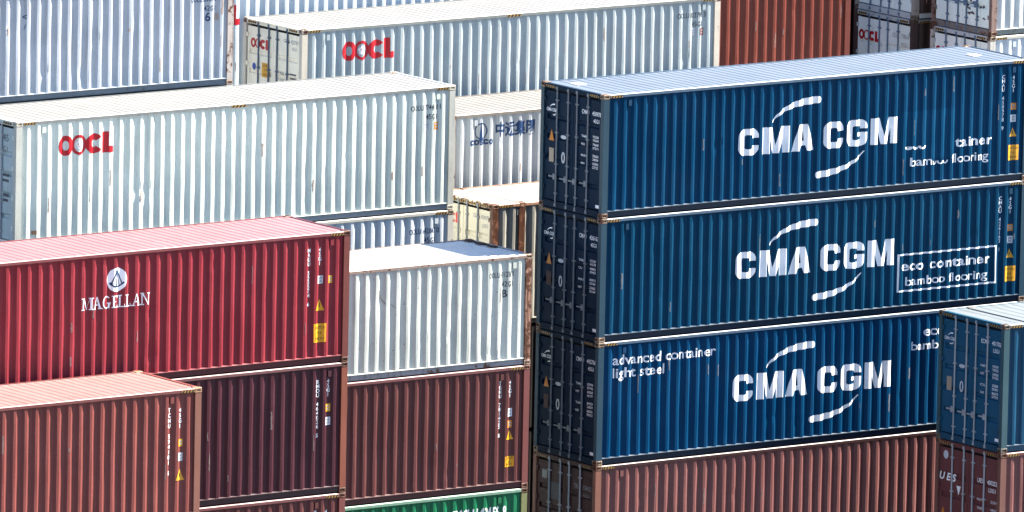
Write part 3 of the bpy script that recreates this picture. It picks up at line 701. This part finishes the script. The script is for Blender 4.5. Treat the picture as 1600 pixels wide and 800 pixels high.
# ---- crimson stack
DH = 2.935; DX, DY, DT = -21.23, -2.9, -2.03
c = build_container('crimson container with white round badge and capital letters on its side', DX, DY, DT-DH, DH, 12.19, P_RED, 300, dents=((5.2,2.62,0.1,0.02),(5.75,2.62,0.1,0.022),(6.3,2.6,0.1,0.018),(6.95,0.6,0.14,0.022),(10.0,1.6,0.09,0.015)), vents=(0.50,))
on_side(serif_word(), c['side'], 5.09, 1.70, 'lettering', WHITE_LETTER, c['root'])
o = on_side(outline([ell(0,0,0.255,0.265,28)]), c['side'], 6.01, 2.315, 'badge', WHITE_LETTER, c['root'])
def stroke(p, q, w_):
    p, q = Vector(p), Vector(q); d = (q-p).normalized(); nn = Vector((-d.y, d.x))*w_/2
    return outline([[tuple(p+nn), tuple(p-nn), tuple(q-nn), tuple(q+nn)]])
sx = join((stroke((-0.01,0.19),(-0.15,-0.10),0.028),0,0),(stroke((0.02,0.19),(0.15,-0.10),0.028),0,0),(stroke((0.0,0.20),(-0.015,-0.15),0.035),0,0),
          (stroke((0.01,0.16),(0.07,-0.14),0.02),0,0),(outline([arc(0,0.1,0.25,0.27,218,322,14)+arc(0,0.1,0.22,0.235,322,218,14)]),0,0),(outline([ell(0,0.19,0.04,0.035,10)]),0,0),(outline([ell(-0.14,-0.08,0.035,0.03,10)]),0,0))
on_side(sx, c['side'], 6.01, 2.315, 'emblem', NAVY_LETTER, o, 0.007)
number_column(c, 'MAGU 555574 6', '45G1', WHITE_LETTER, 11.11, 2.60, 11.40, 2.60)
sticker(c, 'tag', 11.42, 1.89, 0.14, 0.18); sticker(c, 'tag', 11.69, 1.88, 0.11, 0.17, YELLOW); sticker(c, 'triangle', 11.41, 1.33, 0.24, 0.26); sticker(c, 'caution', 11.42, 0.70, 0.34, 0.42)
c = build_container('dark maroon container directly under the crimson one', DX, DY, DT-2*DH, DH, 12.19, P_MAROON, 310, vents=(0.50,), hatch=False, dents=((8.1,1.1,0.5,0.01),))
number_column(c, 'BMOU 464036 5', '45G1', WHITE_LETTER, 11.41, 2.58, 11.69, 2.58)
sticker(c, 'tag', 11.69, 1.94, 0.13, 0.17, YELLOW); sticker(c, 'tag', 11.69, 1.64, 0.14, 0.18)
c = build_container('brown container under the dark maroon one, only its top edge in view', DX, DY, DT-3*DH, DH, 12.19, P_PLUM, 320, vents=(0.80,))
number_column(c, 'TEXU 730218 4', '45G1', WHITE_LETTER, 11.41, 2.58, 11.69, 2.58)

# ---- brown box in front, lower left
EH = 2.90
c = build_container('rust brown container nearest at the lower left, with sunlit pinkish roof', -27.12, -5.8, -4.60-EH, EH, 12.19, P_BROWN, 400, vents=(0.80,))
number_column(c, 'TCNU 594101 5', '45G1', WHITE_LETTER, 11.37, 2.50, 11.66, 2.48, pitch=0.115, h=0.09)
sticker(c, 'tag', 11.67, 1.72, 0.13, 0.16, YELLOW); sticker(c, 'tag', 11.67, 1.41, 0.14, 0.18); sticker(c, 'triangle', 11.66, 1.02, 0.24, 0.25)

# ---- stack between the crimson and the navy one
GX, GY, GT = -13.94, 0.3, -3.58
c = build_container('low white container with rusty corner post, left of the navy stack', GX, GY, GT-2.54, 2.54, 12.19, P_RUSTY, 500, hatch=False, vents=(0.60,), dents=((11.3,0.3,0.12,0.02),(11.0,0.35,0.1,0.015),(8.0,1.8,0.15,0.015)))
white_number(c, 'OOLU 431276 0', '42G1', 11.01, 2.06, w=0.70); on_side(text('B', 0.17, 0.12, 0.02), c['side'], 11.40, 1.60, 'lettering', BLACK_LETTER, c['root'])
sc = join((stroke((8.00,2.02),(8.03,1.85),0.016),0,0),(stroke((8.03,1.86),(8.16,1.70),0.014),0,0),(stroke((8.33,1.68),(8.42,1.60),0.013),0,0))
on_side(sc, c['side'], 0, 0, 'scratch', paint('bare_rust', (0.16,0.10,0.08), grime=0.1), c['root'])
on_side(rect(11.28,11.36,0.22,0.46), c['side'], 0, 0, 'sticker', WHITE_LETTER, c['root'])
rn = random.Random(3)
for (sx0, sy0, ax, ay) in ((12.02, 2.20, 0.13, 0.22), (12.03, 1.75, 0.13, 0.24), (12.02, 1.32, 0.11, 0.18)):
    lp = [((ax*rn.uniform(0.6,1.1))*math.cos(2*math.pi*i/14)+sx0, (ay*rn.uniform(0.6,1.15))*math.sin(2*math.pi*i/14)+sy0) for i in range(14)]
    me = bpy.data.meshes.new('rust_scab'); k = len(lp)
    me.from_pydata([(min(x,12.18), y, 2.54-0.008) for x, y in lp]+[(sx0+(min(x,12.18)-sx0)*0.5, sy0+(y-sy0)*0.5, 2.54+rn.uniform(0.004,0.02)) for x, y in lp], [], [(i,(i+1)%k,k+(i+1)%k,k+i) for i in range(k)]+[tuple(range(k,2*k))])
    me.materials.append(paint('burnt_rust', (0.05,0.022,0.014), rust=0.4, grime=0.3, rough=0.8)); link('rust_scab', me, c['root'])
c = build_container('plum brown container under the low white one', GX, GY, GT-2.54-2.83, 2.83, 12.19, P_PLUM, 510, vents=(0.80,))
number_column(c, 'TGHU 781425 8', '45G1', WHITE_LETTER, 11.39, 2.50, 11.67, 2.50)
sticker(c, 'tag', 11.67, 1.77, 0.14, 0.19); sticker(c, 'tag', 11.67, 1.50, 0.13, 0.17, ORANGE); sticker(c, 'triangle', 11.67, 1.25, 0.22, 0.21); sticker(c, 'caution', 11.67, 0.64, 0.26, 0.24)
c = build_container('green container at the bottom, under the plum brown one', GX, GY, GT-2.54-2.83-2.85, 2.85, 12.19, P_GREEN, 520, hatch=False, vents=(0.80,))
on_side(text('EMCU 143456 8', 0.24, 1.50, 0.03), c['side'], 10.12, 2.24, 'lettering', WHITE_LETTER, c['root'])

# ---- right foreground stack (45 ft boxes)
HH = 2.96; HX, HY, HT = 7.06, -5.8, -5.02
c = build_container('teal blue container at the right edge, in front of the navy stack', HX, HY, HT-HH, HH, 13.716, P_TEAL, 600, inset=True, pitch_roof=0.30)
blue_door_marks(c, 'ECMU 401702 9', 'L5G1', tri=False)
c = build_container('brown container with slanted white initials, under the teal blue one', HX, HY, HT-2*HH, HH, 13.716, P_INITIAL, 610, inset=True)
ini = ([(x+0.25*y, y) for x, y in text('U E S', 0.17, 0.60, 0.03)[0]], text('U E S', 0.17, 0.60, 0.03)[1])
on_door(ini, c['flat'], 0.10+0.03, 2.04, 'lettering', WHITE_LETTER, c['doors'][0])
on_door(join((text('UESU',0.10,0.28,0.012),0,0),(text('400252 1',0.10,0.44,0.012),0.36,0),(text('L5G1',0.09,0.26,0.012),0.42,-0.17),(text('MAX GR',0.06,0.26),0.0,-0.42),(text('32.500 KG',0.06,0.30),0.5,-0.42),(text('TARE',0.06,0.2),0.0,-0.62),(text('4.820 KG',0.06,0.28),0.5,-0.60)), c['flat'], 1.55, 2.17, 'lettering', WHITE_LETTER, c['doors'][1])
on_door(outline([ell(0,0,0.09,0.10)]), c['flat'], 0.36, 2.62, 'sticker', GREYTAG, c['doors'][0])
on_door(outline([[(-0.08,0.1),(0.08,0.1),(0,-0.12)]]), c['flat'], 0.86, 1.86, 'sticker', WHITE_LETTER, c['doors'][0])
on_door(outline([[(-0.10,-0.12),(0.10,-0.12),(0,0.12)]]), c['flat'], 0.30, 1.29, 'warning_triangle', ORANGE, c['doors'][0])

# ---- back rows
DARKROD = paint('blue_grey_rod', (0.07, 0.10, 0.15), grime=0.3, rust=0.1)
IH = 2.90
c = build_container('long pale grey container with cream doors and red letters, at the back', -0.06, 12.0, -0.10-IH, IH, 12.19, P_WHITE2, 700, mid_hatch=True, rods=DARKROD)
red_logo_side(c, 1.17, 2.07)
white_number(c, 'OOLU 822796 3', '45G1', 10.93, 2.43); sticker(c, 'tag', 11.39, 2.09, 0.12, 0.17); sticker(c, 'tag', 11.66, 2.08, 0.12, 0.17, P_BROWN['door'])
red_logo_door(c, 0.28, 2.22, 0.76)
on_door(join((text('OOLU',0.09,0.24),0,0),(text('822796 3',0.09,0.34),0.32,0),(text('45G1',0.08,0.2),0.36,-0.15)), c['flat'], 1.62, 2.50, 'lettering', GREY_LETTER, c['doors'][1])
o = on_door(rect(-0.15,0.15,-0.17,0.17), c['flat'], 0.90, 1.74, 'caution_sticker', YELLOW, c['doors'][0])
on_door(join((text('CAUTION',0.05,0.24),-0.12,0.08),(text('9 6',0.05,0.1),-0.05,-0.02),(text('HIGH',0.05,0.16),-0.08,-0.13)), c['flat'], 0.90, 1.74, 'lettering', BLACK, o, 0.007)
on_door(outline([ell(0,0,0.075,0.085)]), c['flat'], 0.43, 1.78, 'sticker', BLUETAG, c['doors'][0])
on_door(join((text('MAX',0.08,0.18),0,0),(text('TARE',0.06,0.18),0,-0.16),(rect(0.4,0.66,0.04,0.08),0,0),(rect(0.42,0.66,-0.06,-0.02),0,0),(rect(0.42,0.66,-0.16,-0.12),0,0)), c['flat'], 1.50, 1.72, 'lettering', BLACK_LETTER, c['doors'][1])

FH = 2.50
c = build_container('bluish white container with grey bottom rail at the upper left corner', -16.19, 9.1, -0.73, FH, 12.19, P_LAVENDER, 720, hatch=False, dents=((8.0,0.55,0.14,0.02),(9.6,1.7,0.1,0.012)))
white_number(c, 'OOLU 223614 5', '42G1', 11.01, 1.98, NAVY_LETTER, 0.72); on_side(text('6', 0.20, 0.12, 0.02), c['side'], 11.42, 1.52, 'lettering', NAVY_LETTER, c['root'])
sticker(c, 'tag', 11.73, 1.61, 0.10, 0.17, PLATE)
on_side(join((text('<', 0.14, 0.10, 0.02),6.38,1.88),(text('/', 0.12),6.42,1.66)), c['side'], 0, 0, 'lettering', NAVY_LETTER, c['root'])

c = build_container('rearmost grey container whose red letter end shows beside the cream doors', -2.50, 14.9, 0.50-2.9, 2.9, 12.19, P_SHADE, 740, hatch=False)
red_logo_side(c, 1.20, 2.03)

NX, NY, NT = 2.17, 9.1, -1.89
c = build_container('grey container with blue Chinese characters and sail emblem, left of the navy stack', NX, NY, NT-2.6, 2.6, 12.19, P_NORTH, 760, hatch=False, vents=(0.60,))
em = join((outline([ell(0,0.02,0.185,0.20,24), ell(0,0.02,0.155,0.172,24)]),0,0),(outline([[(-0.02,0.24),(0.045,-0.20),(-0.06,-0.18)]]),0,0),(rect(-0.22,0.2,-0.21,-0.185),0,0))
on_side(em, c['side'], 0.92, 2.14, 'emblem', NAVY_LETTER, c['root'])
bO = [arc(0.06,0.06,0.07,0.065,0,360,16), arc(0.06,0.06,0.025,0.03,0,360,12)]
bS = [[(0,0),(0.12,0),(0.12,0.075),(0.045,0.075),(0.045,0.09),(0.12,0.09),(0.12,0.125),(0,0.125),(0,0.05),(0.075,0.05),(0.075,0.035),(0,0.035)]]
bC = gl_C(0.12, 0.125, 0.042, 0.035)
cos = join((outline(bC),0,0),(outline(bO),0.135,0),(outline(bS),0.275,0),(outline(bC),0.405,0),(outline(bO),0.54,0))
on_side(cos, c['side'], 0.60, 1.84, 'lettering', NAVY_LETTER, c['root'])
ch = text('\u4e2d\u8fdc\u96c6\u56e2', 0.26, 1.14, 0.03)
on_side(ch, c['side'], 1.34, 2.03, 'lettering', NAVY_LETTER, c['root'])

KX, KY, KT = 1.36, 6.2, -3.53
c = build_container('cream container with rusty posts and striped header, between grey and navy stacks', KX, KY, KT-2.9, 2.9, 13.716, P_CREAM, 780, inset=True, end_hatch='full', rods=GREY_LETTER, doors='few')
red_logo_door(c, 0.31, 2.27, 0.76, FADED_RED)
on_door(join((text('OOLU',0.10,0.24),0,0),(text('824593 1',0.10,0.36),0.32,0),(text('L5G1',0.09,0.22),0.36,-0.19)), c['flat'], 1.62, 2.50, 'lettering', GREY_LETTER, c['doors'][1])

c = build_container('russet brown container standing behind, right of the long pale grey one', 12.21, 14.9, -0.35-2.591, 2.591, 6.058, P_RUSSET, 800, hatch=False)

for k in range(2):  # added boxes, coloured dark so the gap behind reads as shade
    build_container(('dark' if k == 0 else 'second dark') + ' container added to darken the narrow gap between the russet box and grey doors', 14.0, 20.9, -3.8-2.9*k, 2.9, 12.19, P_DARK, 860+k, hatch=False)
PX, PY, PI = 22.43, 17.8, -2.12
PALEROD = paint('pale_blue_rod', (0.11, 0.17, 0.24), grime=0.3, rust=0.1)
def back_box(label, x, y, zb, h, pal, seed, **k):
    c = build_container(label, x, y, zb, h, 12.19, pal, seed, rods=PALEROD, **k)
    return c
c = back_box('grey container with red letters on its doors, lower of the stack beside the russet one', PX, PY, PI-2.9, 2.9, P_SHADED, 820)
red_logo_door(c, 0.19, 2.16, 0.82)
on_door(join((text('OOLU',0.11,0.26),0,0),(text('739654 8',0.11,0.40),0.36,0),(text('45G1',0.10,0.26),0.36,-0.2)), c['flat'], 1.56, 2.38, 'lettering', GREY_LETTER, c['doors'][1])
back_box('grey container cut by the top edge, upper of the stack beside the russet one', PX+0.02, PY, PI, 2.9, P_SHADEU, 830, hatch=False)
QX, QY, QI = 22.61, 14.9, -2.17
c = back_box('grey container with its doors half hidden behind the navy roof at upper right', QX, QY, QI-2.9, 2.9, P_SHADE, 840)
red_logo_door(c, 0.19, 2.16, 0.82)
c = back_box('stained grey container with dark smudges on doors and rusty post, top right corner', QX+0.02, QY, QI, 2.9, P_SHADEB, 850, hatch=False)
rn = random.Random(7)
sm = []
for k in range(26):
    u = rn.uniform(1.35, 2.1); z = rn.uniform(0.35, 1.4)
    sm.append((outline([[(rn.uniform(0.02,0.10)*math.cos(a), rn.uniform(0.012,0.05)*math.sin(a)) for a in [2*math.pi*i/9 for i in range(9)]]]), u, z))
on_door(join(*sm), c['prof'], 0, 0, 'stain', paint('dark_smudge', (0.09,0.07,0.08), grime=0.3), c['doors'][1])

# ------------------------------------------------------------------ containers lower in the same stacks, down to the yard
def plain_box(X, Y, z0, z1, L, mat):
    side = Side(L, 5, PW, L-PW, wob=0.0); H = z1-z0; m = MB()
    for put in ((lambda x, y, z: (x, y, z)), (lambda x, y, z: (x, WID-y, z))):
        q = corrugated(side, 0.05, H-0.05, 1, put); b = len(m.v); m.v += q.v; m.f += [tuple(b+i for i in t) for t in q.f]; m.m += q.m
    for x0, x1 in ((0, PW), (L-PW, L)):
        for y0, y1 in ((0, 0.16), (WID-0.16, WID)): m.box(x0, x1, y0, y1, 0.002, H-0.002)
    m.box(0.05, L-0.05, 0.07, WID-0.07, 0.05, H-0.03)
    o = m.build('shipping_container', mat, None); o.location = (X, Y, z0)
    tag(o, 'plain container low in a stack, hidden beneath and behind the front boxes', 'container', 'containers hidden at the foot of the stacks')
fills = [(AX,AY,AT-BH*4,12.25,P_BROWN2),(CX,CY,CT-2*CH,12.12,P_SHADE),(DX,DY,DT-3*DH,12.19,P_PLUM),(-27.12,-5.8,-4.6-EH,12.19,P_BROWN),(GX,GY,GT-8.22,12.19,P_GREEN),
         (HX,HY,HT-2*HH,13.716,P_BROWN2),(-0.06,12.0,-3.0,12.19,P_SHADE),(-16.19,9.1,-0.73,12.19,P_SHADE),(-2.5,14.9,-2.4,12.19,P_SHADE),(NX,NY,NT-2.6,12.19,P_SHADE),
         (KX,KY,KT-2.9,13.716,P_DARK),(12.21,14.9,-2.941,6.058,P_RUSSET),(PX,PY,PI-2.9,12.19,P_SHADE),(QX,QY,QI-2.9,12.19,P_SHADE)]  # boxes under the cream one coloured dark as shade in their gap
for X, Y, zb, L, pal in fills:
    h = zb+GZ; k = max(1, round(h/2.65))
    for i in range(k): plain_box(X, Y, h*i/k, h*(i+1)/k, L, pal['side'])
